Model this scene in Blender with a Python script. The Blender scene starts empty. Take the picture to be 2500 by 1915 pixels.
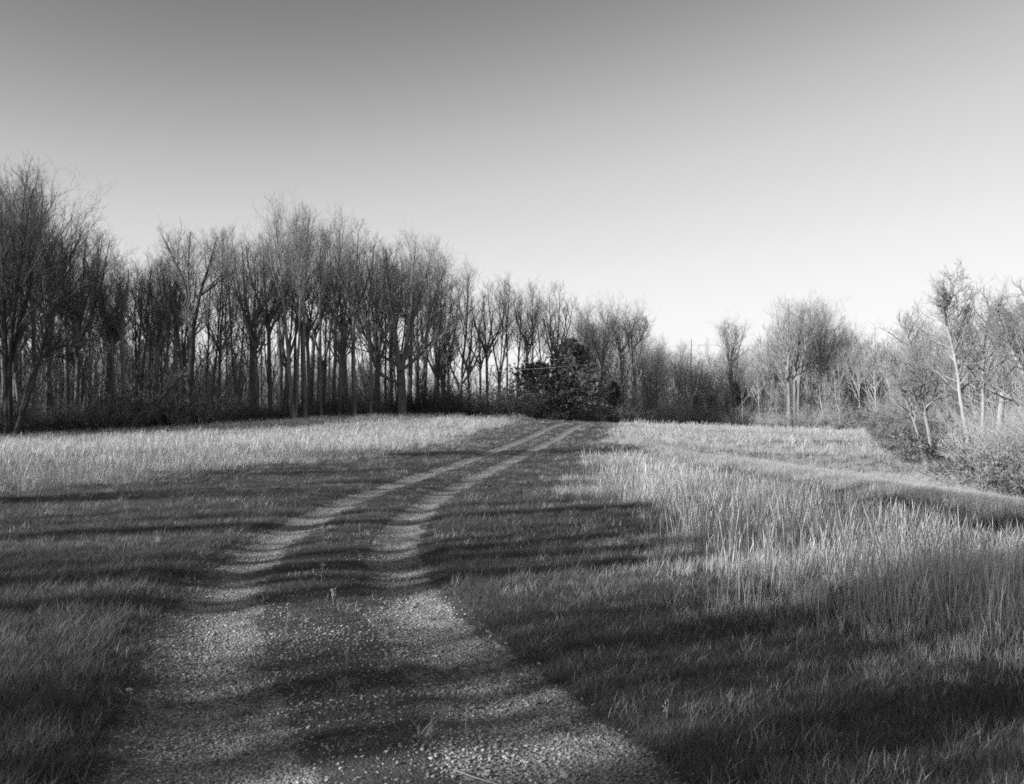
import bpy, math, numpy as np
from mathutils import Vector

sc = bpy.context.scene
C = sc.collection
R = math.radians

# ------------------------------------------------------------------ camera, sky, sun, exposure
EYE = 1.6            # eye height above the track
FPX = 2563.0         # focal length in photo pixels (photo is 2500 wide)
HZN = 1020.0         # photo row of the horizon
cam_d = bpy.data.cameras.new('camera')
cam = bpy.data.objects.new('camera', cam_d)
C.objects.link(cam)
cam.location = (0, 0, EYE)
cam.rotation_euler = (R(90) + math.atan((HZN - 957.5) / FPX), 0, 0)
cam_d.sensor_width = 36.0
cam_d.lens = 36.0 * FPX / 2500.0
cam_d.clip_end = 4000
cam_d.clip_start = 0.05
cam_d.dof.use_dof = True
cam_d.dof.focus_distance = 11.0
cam_d.dof.aperture_fstop = 4.0
sc.camera = cam

EXPO = 0.8
SUN_EL, SUN_AZ = 20.0, -119.0          # azimuth clockwise from the view direction (+Y)
to_sun = Vector((math.sin(R(SUN_AZ)) * math.cos(R(SUN_EL)), math.cos(R(SUN_AZ)) * math.cos(R(SUN_EL)), math.sin(R(SUN_EL))))
w = bpy.data.worlds.new('World')
sc.world = w
w.use_nodes = True
nt = w.node_tree
bg = nt.nodes['Background']
sky = nt.nodes.new('ShaderNodeTexSky')
sky.sky_type = 'NISHITA'
sky.sun_disc = False
sky.sun_elevation = R(SUN_EL)
sky.sun_rotation = R(SUN_AZ)
# black-and-white film behind a red filter: only the red channel of the sky
sep = nt.nodes.new('ShaderNodeSeparateColor')
nt.links.new(sky.outputs[0], sep.inputs[0])
# the film's response: the clear sky darkens overhead and saturates towards the horizon
m1 = nt.nodes.new('ShaderNodeMath'); m1.operation = 'MULTIPLY'; m1.inputs[1].default_value = .1
nt.links.new(sep.outputs[0], m1.inputs[0])
cr_ = nt.nodes.new('ShaderNodeValToRGB'); cr_.color_ramp.interpolation = 'LINEAR'
for p_, v_ in [(.06, .045), (.10, .11), (.125, .18), (.145, .27), (.165, .37), (.19, .49), (.225, .61), (.27, .71), (.33, .81), (.40, .88), (.60, .96), (1.0, 1.0)]:
    e_ = cr_.color_ramp.elements.new(p_); e_.color = (v_, v_, v_, 1)
cr_.color_ramp.elements.remove(cr_.color_ramp.elements[0]); cr_.color_ramp.elements.remove(cr_.color_ramp.elements[-1])
nt.links.new(m1.outputs[0], cr_.inputs[0])
m2 = nt.nodes.new('ShaderNodeMath'); m2.operation = 'MULTIPLY'; m2.inputs[1].default_value = 1.06 / .15 / 2 ** EXPO
nt.links.new(cr_.outputs[0], m2.inputs[0])
nt.links.new(m2.outputs[0], bg.inputs[0])
bg.inputs[1].default_value = 0.15
sl = bpy.data.lights.new('sun', 'SUN')
sl.energy = 5.0
sl.angle = R(0.53)
sl.color = (1, 1, 1)
so = bpy.data.objects.new('sun', sl)
C.objects.link(so)
so.rotation_euler = (-to_sun).to_track_quat('-Z', 'Y').to_euler()
so.location = (-40, -20, 40)
vs = sc.view_settings
vs.view_transform = 'Standard'
vs.look = 'None'
vs.exposure = EXPO
vs.gamma = 1.0
sc.cycles.max_bounces = 5
sc.cycles.diffuse_bounces = 3
sc.cycles.transmission_bounces = 3
sc.cycles.transparent_max_bounces = 4
sc.cycles.use_denoising = False
sc.cycles.use_adaptive_sampling = False
sc.cycles.filter_width = 1.6
rng = np.random.default_rng(11)

# ------------------------------------------------------------------ terrain shape
def sstep(a, b, x):                    # smooth step, falling when a > b
    t = np.clip((np.asarray(x, float) - a) / (b - a), 0, 1)
    return t * t * (3 - 2 * t)

_hash = np.random.default_rng(5).random((256, 256))
def vnoise(x, y):
    x = np.asarray(x, float); y = np.asarray(y, float)
    xi = np.floor(x).astype(int); yi = np.floor(y).astype(int)
    fx = x - xi; fy = y - yi
    fx = fx * fx * (3 - 2 * fx); fy = fy * fy * (3 - 2 * fy)
    g = lambda a, b: _hash[a & 255, b & 255]
    return (g(xi, yi) * (1 - fx) + g(xi + 1, yi) * fx) * (1 - fy) + (g(xi, yi + 1) * (1 - fx) + g(xi + 1, yi + 1) * fx) * fy
def fbm(x, y, o=3):
    s = 0; a = .5; t = 0
    for i in range(o):
        s = s + a * vnoise(np.asarray(x) * 2 ** i + 17.3 * i, np.asarray(y) * 2 ** i + 5.1 * i); t += a; a *= .5
    return s / t

PATH_Y = np.array([-12, 0, 4.6, 7, 8.9, 10, 14, 20, 31, 43, 55, 70, 85, 92, 110, 130.])
PATH_X = np.array([1.2, .55, -.42, -1.28, -1.78, -2.0, -2.42, -2.45, -1.6, -.35, 1.2, 3.1, 5.4, 7.4, 15., 24.])
# a smooth curve through those points, tabulated
_ty = np.linspace(-12, 130, 800)
_tx = np.interp(_ty, PATH_Y, PATH_X)
for _ in range(3):
    _k = np.ones(25) / 25
    _tx = np.convolve(np.pad(_tx, 12, mode='edge'), _k, 'valid')
def path_x(y): return np.interp(y, _ty, _tx)
def path_u(x, y):                      # signed distance across the track
    sl = (path_x(np.asarray(y) + .5) - path_x(np.asarray(y) - .5))
    return (np.asarray(x) - path_x(y)) / np.sqrt(1 + sl * sl)

def bank_edge(y): return 7.9 - .05 * np.clip(np.asarray(y, float) - 16, -10, 40)
def height(x, y):
    x = np.asarray(x, float); y = np.asarray(y, float)
    dx = x + 8
    sx = np.where(dx < 0, 20.0, 31.0)
    z = 1.62 * np.exp(-(dx / sx) ** 2) * sstep(38, 92, y) * (1 - .75 * sstep(95, 170, y))
    z = z - .55 * sstep(88, 110, y) * np.exp(-((x - 6) / 9) ** 2)
    # the bank that drops away on the thicket side
    edge = bank_edge(y)
    z = z - .8 * sstep(edge, edge + 7.5, x) * sstep(4, 12, y) * (1 - .7 * sstep(45, 90, y))
    z = z + .12 * np.exp(-((x - edge + .3) / 1.0) ** 2) * sstep(6, 12, y) * (1 - sstep(42, 60, y))
    z = z + .35 * (fbm(x * .045 + 3, y * .045, 2) - .5) * sstep(12, 60, np.hypot(x, y - 4)) 
        # worn wheel ruts
    u = path_u(x, y)
    z = z + (.015 + .035 * sstep(1.0, 2.0, np.abs(u))) * (fbm(x * .6, y * .6, 2) - .5)
    k = 1 - sstep(105, 125, y)
    au = np.abs(u)
    z = z - .05 * np.exp(-((au - .78) / .34) ** 2) * k - .02 * (1 - sstep(.9, 1.6, au)) * k
    # faint third wheel mark beside the track
    z = z - .06 * np.exp(-((u - 2.15) / .18) ** 2) * sstep(28, 36, y) * (1 - sstep(72, 85, y))
    return z

def at(px, depth, py=None):
    """photo column (and row) at a ground distance -> place"""
    x = (px - 1250) / FPX * depth
    z = float(height(x, depth)) if py is None else EYE - (py - HZN) / FPX * depth
    return x, depth, z

# ------------------------------------------------------------------ materials (black-and-white film: all neutral)
def node_mat(name):
    m = bpy.data.materials.new(name); m.use_nodes = True
    n = m.node_tree; b = n.nodes['Principled BSDF']
    b.inputs['Specular IOR Level'].default_value = .2
    return m, n, b
def ramp(n, fac, stops):
    r = n.nodes.new('ShaderNodeValToRGB')
    e = r.color_ramp.elements
    while len(e) < len(stops): e.new(.5)
    for k, (p, v) in enumerate(stops):
        e[k].position = p; e[k].color = (v, v, v, 1)
    n.links.new(fac, r.inputs[0])
    return r.outputs[0]
def noise(n, scale, detail=4, coord='Object', rough=.6, stretch=None):
    tc = n.nodes.new('ShaderNodeTexCoord')
    t = n.nodes.new('ShaderNodeTexNoise')
    t.inputs['Scale'].default_value = scale; t.inputs['Detail'].default_value = detail; t.inputs['Roughness'].default_value = rough
    o = tc.outputs[coord]
    if stretch:
        mp = n.nodes.new('ShaderNodeMapping'); mp.inputs['Scale'].default_value = stretch
        n.links.new(o, mp.inputs[0]); o = mp.outputs[0]
    n.links.new(o, t.inputs['Vector'])
    return t.outputs[0]
def mult(n, a, b_):
    mx = n.nodes.new('ShaderNodeMix'); mx.data_type = 'RGBA'; mx.blend_type = 'MULTIPLY'
    mx.inputs[0].default_value = 1
    n.links.new(a, mx.inputs[6]); n.links.new(b_, mx.inputs[7])
    return mx.outputs[2]
def rand_col(n, lo, hi):
    oi = n.nodes.new('ShaderNodeObjectInfo')
    return ramp(n, oi.outputs['Random'], [(0, lo), (1, hi)])

def bark_mat(name, lo, hi):
    m, n, b = node_mat(name)
    c = ramp(n, noise(n, 3.0, 5, stretch=(1, 1, .25)), [(.3, lo), (.72, hi)])
    c = mult(n, c, rand_col(n, .75, 1.15))
    n.links.new(c, b.inputs['Base Color']); b.inputs['Roughness'].default_value = .9
    bp = n.nodes.new('ShaderNodeBump'); bp.inputs['Strength'].default_value = .6; bp.inputs['Distance'].default_value = .03
    n.links.new(noise(n, 14, 4, stretch=(1, 1, .2)), bp.inputs['Height']); n.links.new(bp.outputs[0], b.inputs['Normal'])
    return m
def blade_mat(name, lo, hi, trans=.35, patch=None):
    m, n, b = node_mat(name)
    c = rand_col(n, lo, hi)
    at_ = n.nodes.new('ShaderNodeAttribute'); at_.attribute_name = 'tone'
    c = mult(n, c, ramp(n, at_.outputs['Fac'], [(0, .55), (1, 1.0)]))
    n.links.new(c, b.inputs['Base Color']); b.inputs['Roughness'].default_value = .65
    tr = n.nodes.new('ShaderNodeBsdfTranslucent'); n.links.new(c, tr.inputs[0])
    mx = n.nodes.new('ShaderNodeMixShader'); mx.inputs[0].default_value = trans
    n.links.new(b.outputs[0], mx.inputs[1]); n.links.new(tr.outputs[0], mx.inputs[2])
    n.links.new(mx.outputs[0], n.nodes['Material Output'].inputs[0])
    return m
M = {}
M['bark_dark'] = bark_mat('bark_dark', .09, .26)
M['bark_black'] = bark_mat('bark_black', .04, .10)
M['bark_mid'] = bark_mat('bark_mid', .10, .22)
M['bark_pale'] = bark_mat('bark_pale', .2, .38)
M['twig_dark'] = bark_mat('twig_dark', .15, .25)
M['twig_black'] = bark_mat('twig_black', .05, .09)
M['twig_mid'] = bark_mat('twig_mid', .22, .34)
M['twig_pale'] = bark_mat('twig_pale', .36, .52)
M['needles'] = blade_mat('needles', .17, .27, .25)
M['evergreen'] = blade_mat('evergreen', .05, .09, .2)
M['cedar'] = blade_mat('cedar', .08, .14, .25)
M['buds'] = blade_mat('buds', .18, .31, .3)
M['green_grass'] = blade_mat('green_grass', .12, .23)
M['dry_grass'] = blade_mat('dry_grass', .46, .66, .3)
M['straw'] = blade_mat('straw', .56, .76, .25)

def ground_mat():
    m, n, b = node_mat('field_soil')
    a = ramp(n, noise(n, .35, 5), [(.35, .05), (.7, .13)])
    d = ramp(n, noise(n, 9, 6, rough=.75), [(.25, .45), (.75, 1.3)])
    at_ = n.nodes.new('ShaderNodeAttribute'); at_.attribute_name = 'thatch'
    th = ramp(n, noise(n, 1.3, 6, rough=.7), [(.3, .14), (.7, .36)])
    mx = n.nodes.new('ShaderNodeMix'); mx.data_type = 'RGBA'
    n.links.new(at_.outputs['Fac'], mx.inputs[0]); n.links.new(a, mx.inputs[6]); n.links.new(th, mx.inputs[7])
    n.links.new(mult(n, mx.outputs[2], d), b.inputs['Base Color']); b.inputs['Roughness'].default_value = 1
    bp = n.nodes.new('ShaderNodeBump'); bp.inputs['Strength'].default_value = 1; bp.inputs['Distance'].default_value = .06
    n.links.new(noise(n, 12, 6, rough=.8), bp.inputs['Height']); n.links.new(bp.outputs[0], b.inputs['Normal'])
    return m
M['ground'] = ground_mat()
def track_mat():
    m, n, b = node_mat('gravel')
    tc = n.nodes.new('ShaderNodeTexCoord')
    v = n.nodes.new('ShaderNodeTexVoronoi'); v.inputs['Scale'].default_value = 75
    n.links.new(tc.outputs['Object'], v.inputs['Vector'])
    sp = n.nodes.new('ShaderNodeSeparateColor'); n.links.new(v.outputs['Color'], sp.inputs[0])
    peb = ramp(n, sp.outputs[0], [(0, .24), (1, .56)])
    gap = ramp(n, v.outputs['Distance'], [(.25, 1.0), (.75, .35)])
    peb = mult(n, peb, gap)
    peb = mult(n, peb, ramp(n, noise(n, 2.2, 7, rough=.75), [(.3, .62), (.66, 1.15)]))
    soil = ramp(n, noise(n, 14, 6, rough=.75), [(.3, .045), (.7, .11)])
    at_ = n.nodes.new('ShaderNodeAttribute'); at_.attribute_name = 'rut'
    ad = n.nodes.new('ShaderNodeMath'); ad.operation = 'MULTIPLY_ADD'
    n.links.new(noise(n, 2.5, 5), ad.inputs[0]); ad.inputs[1].default_value = 1.1
    n.links.new(at_.outputs['Fac'], ad.inputs[2])
    fac = ramp(n, ad.outputs[0], [(.85, 0), (1.15, 1)])
    mx = n.nodes.new('ShaderNodeMix'); mx.data_type = 'RGBA'
    n.links.new(fac, mx.inputs[0]); n.links.new(soil, mx.inputs[6]); n.links.new(peb, mx.inputs[7])
    n.links.new(mx.outputs[2], b.inputs['Base Color']); b.inputs['Roughness'].default_value = .95
    bp = n.nodes.new('ShaderNodeBump'); bp.inputs['Strength'].default_value = 1; bp.inputs['Distance'].default_value = .02; bp.invert = True
    n.links.new(mult(n, v.outputs['Distance'], noise(n, 23, 6, rough=.8)), bp.inputs['Height']); n.links.new(bp.outputs[0], b.inputs['Normal'])
    return m
M['track'] = track_mat()
def stone_mat():
    m, n, b = node_mat('stone')
    c = mult(n, rand_col(n, .09, .42), ramp(n, noise(n, 40, 4), [(.3, .75), (.7, 1.1)]))
    n.links.new(c, b.inputs['Base Color']); b.inputs['Roughness'].default_value = .85
    return m
M['stone'] = stone_mat()
def plain(name, v, rough=.8):
    m, n, b = node_mat(name)
    n.links.new(ramp(n, noise(n, 8, 5), [(.3, v * .8), (.7, v * 1.15)]), b.inputs['Base Color']); b.inputs['Roughness'].default_value = rough
    return m
M['pole_wood'] = plain('pole_wood', .42, .9)
M['wire'] = plain('wire', .32, .6)
M['ceramic'] = plain('ceramic', .3, .4)

# ------------------------------------------------------------------ mesh helpers
def mesh_from(name, v, quads=None, tris=None, mat=None, smooth=False, tone=None):
    me = bpy.data.meshes.new(name)
    v = np.asarray(v, np.float32)
    nq = 0 if quads is None else len(quads); ntr = 0 if tris is None else len(tris)
    me.vertices.add(len(v)); me.vertices.foreach_set('co', v.ravel())
    idx = []; starts = []; s = 0
    if nq: idx.append(np.asarray(quads, np.int32).ravel()); starts.append(np.arange(nq) * 4); s = nq * 4
    if ntr: idx.append(np.asarray(tris, np.int32).ravel()); starts.append(s + np.arange(ntr) * 3)
    idx = np.concatenate(idx); starts = np.concatenate(starts)
    me.loops.add(len(idx)); me.loops.foreach_set('vertex_index', idx)
    me.polygons.add(nq + ntr); me.polygons.foreach_set('loop_start', starts.astype(np.int32))
    if smooth: me.polygons.foreach_set('use_smooth', np.ones(nq + ntr, bool))
    if tone is not None:
        a = me.attributes.new('tone', 'FLOAT', 'POINT'); a.data.foreach_set('value', np.asarray(tone, np.float32))
    me.update(calc_edges=True)
    me.validate()
    if mat is not None: me.materials.append(mat)
    return me
def obj(name, me, parent=None, loc=None):
    o = bpy.data.objects.new(name, me); C.objects.link(o)
    if parent is not None: o.parent = parent
    if loc is not None: o.location = loc
    return o
def tag(o, label=None, cat=None, group=None, kind=None):
    if label: o['label'] = label
    if cat: o['category'] = cat
    if group: o['group'] = group
    if kind: o['kind'] = kind
    return o
def empty(name, loc, rz=0, s=1.0):
    o = bpy.data.objects.new(name, None); C.objects.link(o)
    o.location = loc; o.rotation_euler = (0, 0, rz); o.scale = (s, s, s) if np.isscalar(s) else s
    o.empty_display_size = .2
    return o

def norm(a): return a / np.maximum(np.linalg.norm(a, axis=-1, keepdims=True), 1e-9)
def tubes(P, Rr, sides):
    """P [N,K,3], Rr [N,K] -> verts, quads"""
    N, K, _ = P.shape
    T = np.gradient(P, axis=1); T = norm(T)
    ref = np.where(np.abs(T[:, :1, 2:3]) > .9, np.array([1., 0, 0]), np.array([0, 0, 1.]))
    A = norm(np.cross(T, np.broadcast_to(ref, T.shape))); B = np.cross(T, A)
    ang = np.arange(sides) / sides * 2 * np.pi
    V = P[:, :, None, :] + Rr[:, :, None, None] * (np.cos(ang)[None, None, :, None] * A[:, :, None, :] + np.sin(ang)[None, None, :, None] * B[:, :, None, :])
    idx = np.arange(N * K * sides).reshape(N, K, sides)
    a = idx[:, :-1, :]; b_ = idx[:, 1:, :]
    q = np.stack([a, np.roll(a, -1, 2), np.roll(b_, -1, 2), b_], -1).reshape(-1, 4)
    return V.reshape(-1, 3), q
def join(parts):
    vs_, qs = [], []; o = 0
    for v, q in parts:
        vs_.append(v); qs.append(q + o); o += len(v)
    return np.concatenate(vs_), np.concatenate(qs)
def resample(pts, K):
    pts = np.asarray(pts, float)
    d = np.concatenate([[0], np.cumsum(np.linalg.norm(np.diff(pts, axis=0), axis=1))]); d /= d[-1]
    t = np.linspace(0, 1, K)
    # smooth interpolation
    out = np.stack([np.interp(t, d, pts[:, k]) for k in range(3)], -1)
    for _ in range(2):
        out[1:-1] = .25 * out[:-2] + .5 * out[1:-1] + .25 * out[2:]
    return out

def spawn(rg, P, Rr, n, t0, t1, frac, ang, up, K, wander, rscale, rmin, shape=None, tend=.35):
    """children of polylines P; n per parent"""
    N, KP, _ = P.shape
    L = np.linalg.norm(np.diff(P, axis=1), axis=2).sum(1)
    pi = np.repeat(np.arange(N), n)
    base_t = (np.tile(np.arange(n), N) + rg.random(N * n)) / n
    t = t0 + (t1 - t0) * base_t
    f = t * (KP - 1); i0 = np.minimum(f.astype(int), KP - 2); w_ = (f - i0)[:, None]
    pos = P[pi, i0] * (1 - w_) + P[pi, i0 + 1] * w_
    pr = Rr[pi, i0] * (1 - w_[:, 0]) + Rr[pi, i0 + 1] * w_[:, 0]
    T = norm(P[pi, i0 + 1] - P[pi, i0])
    az = np.tile(np.arange(n), N) * 2.39996 + np.repeat(rg.random(N) * 6.28, n) + rg.normal(0, .5, N * n)
    ref = np.where(np.abs(T[:, 2:3]) > .95, np.array([1., 0, 0]), np.array([0, 0, 1.]))
    A = norm(np.cross(T, ref)); B = np.cross(T, A)
    a = R(1) * (ang[0] + rg.normal(0, ang[1], N * n))
    D = np.cos(a)[:, None] * T + np.sin(a)[:, None] * (np.cos(az)[:, None] * A + np.sin(az)[:, None] * B)
    D = norm(D + np.array([0, 0, up * .4]))
    sh = 1 if shape is None else shape(base_t)
    Lc = L[pi] * frac * sh * (.65 + .7 * rg.random(N * n))
    pts = [pos]; d = D
    for k in range(K - 1):
        d = norm(d + np.array([0, 0, up]) / (K - 1) + rg.normal(0, wander, (N * n, 3)))
        pts.append(pts[-1] + d * (Lc / (K - 1))[:, None])
    Pc = np.stack(pts, 1)
    r0 = np.clip(np.minimum(pr * rscale, Lc * .03 + rmin), rmin, None)
    tt = np.linspace(0, 1, K)
    Rc = np.maximum(r0[:, None] * (1 - (1 - tend) * tt[None]), rmin * .8)
    return Pc, Rc

def tree_meshes(name, seed, stems, n1=24, t0=.4, t1=.98, frac1=.3, ang1=(48, 10), up1=.5, shape1=None, n2=8, n3=6, n4=4,
                barkm='bark_dark', twigm='twig_dark', wander=.12, frac2=.42, frac3=.45, frac4=.5, rmin=.0042, up2=.35):
    """stems: list of (polyline, radius at foot, radius at top, first-branch t)"""
    rg = np.random.default_rng(seed)
    tr, cr = [], []
    S = []
    for pts, ra, rb, tb in stems:
        P = resample(pts, 18)
        P[1:] += np.cumsum(rg.normal(0, .006 * np.linalg.norm(P[-1] - P[0]) / 3, (17, 3)) * np.array([1, 1, .2]), 0) * .6
        t = np.linspace(0, 1, 18)
        rr = rb + (ra - rb) * (1 - t) ** .9
        if P[0, 2] < .3:
            rr = rr + ra * .45 * np.exp(-t * 18)
        tr.append(tubes(P[None], rr[None], 8))
        S.append((P[None], rr[None], tb))
    b1 = []
    for P, rr, tb in S:
        Lm = np.linalg.norm(P[0, -1] - P[0, 0])
        n = max(5, int(n1 * (1 if len(S) == 1 else 1.4 / len(S) + .15)))
        b1.append(spawn(rg, P, rr, n, tb, t1, frac1, ang1, up1, 7, wander, .55, .02, shape1, .25))
    P1 = np.concatenate([b[0] for b in b1]); R1 = np.concatenate([b[1] for b in b1])
    # the stems' own tips carry twigs as well
    P2, R2 = spawn(rg, P1, R1, n2, .18, 1., frac2, (42, 12), up2, 5, wander * 1.1, .6, rmin * 1.6)
    P3, R3 = spawn(rg, P2, R2, n3, .15, 1., frac3, (40, 14), up2, 4, wander * 1.2, .7, rmin * 1.15)
    cr += [tubes(P1, R1, 5), tubes(P2, R2, 4), tubes(P3, R3, 3)]
    if n4:
        P4, R4 = spawn(rg, P3, R3, n4, .2, 1., frac4, (38, 14), up2, 3, wander, .8, rmin)
        cr.append(tubes(P4, R4, 3))
    v, q = join(tr); tm = mesh_from(name + '_trunk', v, q, None, M[barkm], True)
    v, q = join(cr); cm = mesh_from(name + '_crown', v, q, None, M[twigm], True)
    return tm, cm

def add_tree(name, meshes, loc, rz, s, label, cat='tree', group=None, parts=('trunk', 'crown')):
    e = empty(name, loc, rz, s)
    tag(e, label, cat, group)
    for p, me in zip(parts, meshes): obj(p, me, e)
    return e

# ------------------------------------------------------------------ ground sheet and track
def grid_mesh(name, xs, ys, zf, mat, extra=None):
    X, Y = np.meshgrid(xs, ys)
    Z = zf(X, Y)
    v = np.stack([X, Y, Z], -1).reshape(-1, 3)
    nx, ny = len(xs), len(ys)
    i = np.arange(nx * ny).reshape(ny, nx)
    q = np.stack([i[:-1, :-1], i[:-1, 1:], i[1:, 1:], i[1:, :-1]], -1).reshape(-1, 4)
    return mesh_from(name, v, q, None, mat, True)
def axis(parts):
    a = [np.arange(p, q, s) for p, q, s in parts]
    return np.unique(np.round(np.concatenate(a), 4))
xs = axis([(-1500, -200, 100), (-200, -60, 10), (-60, -14, 1.0), (-14, 20, .16), (20, 60, 1.0), (60, 200, 10), (200, 1501, 100)])
ys = axis([(-300, -40, 20), (-40, -4, 1.0), (-4, 24, .16), (24, 60, .5), (60, 130, 1.0), (130, 260, 10), (260, 2001, 120)])
def field_z(x, y):
    u = np.abs(path_u(x, y))
    return height(x, y) - .05 * (1 - sstep(1.1, 1.45, u)) * (1 - sstep(100, 112, y))
fld = obj('field', grid_mesh('field', xs, ys, field_z, M['ground']))
tag(fld, kind='structure', label='grassy field ground sloping gently up to the woods')

ty = np.concatenate([np.arange(-8, 30, .14), np.arange(30, 112, .5)])
tu = np.linspace(-1.62, 1.62, 49)
TY, TU = np.meshgrid(ty, tu, indexing='ij')
slp = (path_x(TY + .5) - path_x(TY - .5)); nl = np.sqrt(1 + slp ** 2)
wob = 1 + .1 * (fbm(TY * .7, np.sign(TU) * 3 + 9, 2) - .5)
TX = path_x(TY) + TU * wob / nl; TYY = TY - TU * wob * slp / nl
TZ = height(TX, TYY) + .006 - .06 * sstep(1.25, 1.62, np.abs(TU))
ni, nj = TX.shape
ii = np.arange(ni * nj).reshape(ni, nj)
tq = np.stack([ii[:-1, :-1], ii[:-1, 1:], ii[1:, 1:], ii[1:, :-1]], -1).reshape(-1, 4)
tme = mesh_from('gravel_track', np.stack([TX, TYY, TZ], -1).reshape(-1, 3), tq, None, M['track'], True)
def rut_mask(u, y):
    au = np.abs(u)
    wdt = .31 + .10 * (1 - sstep(5, 12, y)) + .1 * (1 - sstep(4.5, 6.5, y))
    return np.exp(-((au - .80) / wdt) ** 4)
ra_ = tme.attributes.new('rut', 'FLOAT', 'POINT')
ra_.data.foreach_set('value', rut_mask(TU, TYY).ravel().astype(np.float32))
track = obj('gravel_track', tme)
tag(track, kind='structure', label='two-rut gravel track winding over the field towards the pine')

# ------------------------------------------------------------------ instanced ground cover (geometry nodes)
def scatter(name, protos, pos, rot, scl, pick, label, parent=None, kind='stuff'):
    """one object whose points carry copies of the given small meshes"""
    n = len(pos)
    me = bpy.data.meshes.new(name + '_points'); me.vertices.add(n)
    me.vertices.foreach_set('co', np.asarray(pos, np.float32).ravel())
    for an, arr in (('rotv', rot), ('sclv', scl)):
        a = me.attributes.new(an, 'FLOAT_VECTOR', 'POINT'); a.data.foreach_set('vector', np.asarray(arr, np.float32).ravel())
    a = me.attributes.new('pick', 'INT', 'POINT'); a.data.foreach_set('value', np.asarray(pick, np.int32))
    o = obj(name, me, parent)
    g = bpy.data.node_groups.new(name + '_scatter', 'GeometryNodeTree')
    g.interface.new_socket('Geometry', in_out='INPUT', socket_type='NodeSocketGeometry')
    g.interface.new_socket('Geometry', in_out='OUTPUT', socket_type='NodeSocketGeometry')
    gi = g.nodes.new('NodeGroupInput'); go = g.nodes.new('NodeGroupOutput')
    ip = g.nodes.new('GeometryNodeInstanceOnPoints')
    gg = g.nodes.new('GeometryNodeGeometryToInstance')
    for k, pm in reversed(list(enumerate(protos))):
        po = bpy.data.objects.new(name + '_seed', pm)       # not linked to the scene
        oi = g.nodes.new('GeometryNodeObjectInfo'); oi.inputs['Object'].default_value = po
        oi.inputs['As Instance'].default_value = True
        g.links.new(oi.outputs['Geometry'], gg.inputs[0])
    def attr(nm, tp):
        n_ = g.nodes.new('GeometryNodeInputNamedAttribute'); n_.data_type = tp; n_.inputs['Name'].default_value = nm
        return n_.outputs[0]
    g.links.new(gi.outputs[0], ip.inputs['Points'])
    g.links.new(gg.outputs[0], ip.inputs['Instance'])
    ip.inputs['Pick Instance'].default_value = True
    g.links.new(attr('pick', 'INT'), ip.inputs['Instance Index'])
    er = g.nodes.new('FunctionNodeEulerToRotation'); g.links.new(attr('rotv', 'FLOAT_VECTOR'), er.inputs[0])
    g.links.new(er.outputs[0], ip.inputs['Rotation'])
    g.links.new(attr('sclv', 'FLOAT_VECTOR'), ip.inputs['Scale'])
    g.links.new(ip.outputs[0], go.inputs[0])
    md = o.modifiers.new('scatter', 'NODES'); md.node_group = g
    tag(o, label, kind=kind)
    return o

def blades_mesh(name, seed, n, rad, h, wid, lean, mat, K=4, bend=.5, seedhead=False):
    rg = np.random.default_rng(seed)
    r = rad * np.sqrt(rg.random(n)); a = rg.random(n) * 6.283
    base = np.stack([r * np.cos(a), r * np.sin(a), np.full(n, -.015)], -1)
    hh = h * (.45 + .75 * rg.random(n))
    la = rg.random(n) * 6.283
    ld = np.stack([np.cos(la), np.sin(la), np.zeros(n)], -1)
    lm = lean * (.3 + rg.random(n))
    side = np.stack([-np.sin(la + rg.normal(0, .8, n)), np.cos(la), np.zeros(n)], -1); side = norm(side)
    V = []; t = np.linspace(0, 1, K)
    wv = wid * (.7 + .6 * rg.random(n))
    for k in range(K):
        c = base + hh[:, None] * (t[k] * np.array([0, 0, 1.]) * (1 - .25 * bend * lm[:, None] * t[k]) + ld * (lm * (t[k] * (1 - bend) + bend * t[k] ** 2))[:, None])
        if seedhead: ww = wv * (1.0 if t[k] < .7 else (1.9 if t[k] < .97 else .3))
        else: ww = wv * (1 - t[k]) ** .7 + wid * .04
        V += [c - side * ww[:, None] * .5, c + side * ww[:, None] * .5]
    V = np.stack(V, 1)                       # n, 2K, 3
    idx = np.arange(n * 2 * K).reshape(n, 2 * K)
    q = np.concatenate([np.stack([idx[:, 2 * k], idx[:, 2 * k + 1], idx[:, 2 * k + 3], idx[:, 2 * k + 2]], -1) for k in range(K - 1)])
    tone = np.repeat(rg.random(n), 2 * K)
    return mesh_from(name, V.reshape(-1, 3), q, None, mat, False, tone)

def wedge(rg, y0, y1, dens, hw=.62, pad=2.0):
    n = int(dens * (y1 - y0) * 2 * (hw * (y0 + y1) / 2 + pad))
    # uniform over the trapezium by rejection
    W = hw * y1 + pad
    m = int(n * W / (hw * (y0 + y1) / 2 + pad))
    y = y0 + (y1 - y0) * rg.random(m); x = (rg.random(m) * 2 - 1) * W
    k = np.abs(x) < hw * y + pad
    return x[k], y[k]

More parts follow.
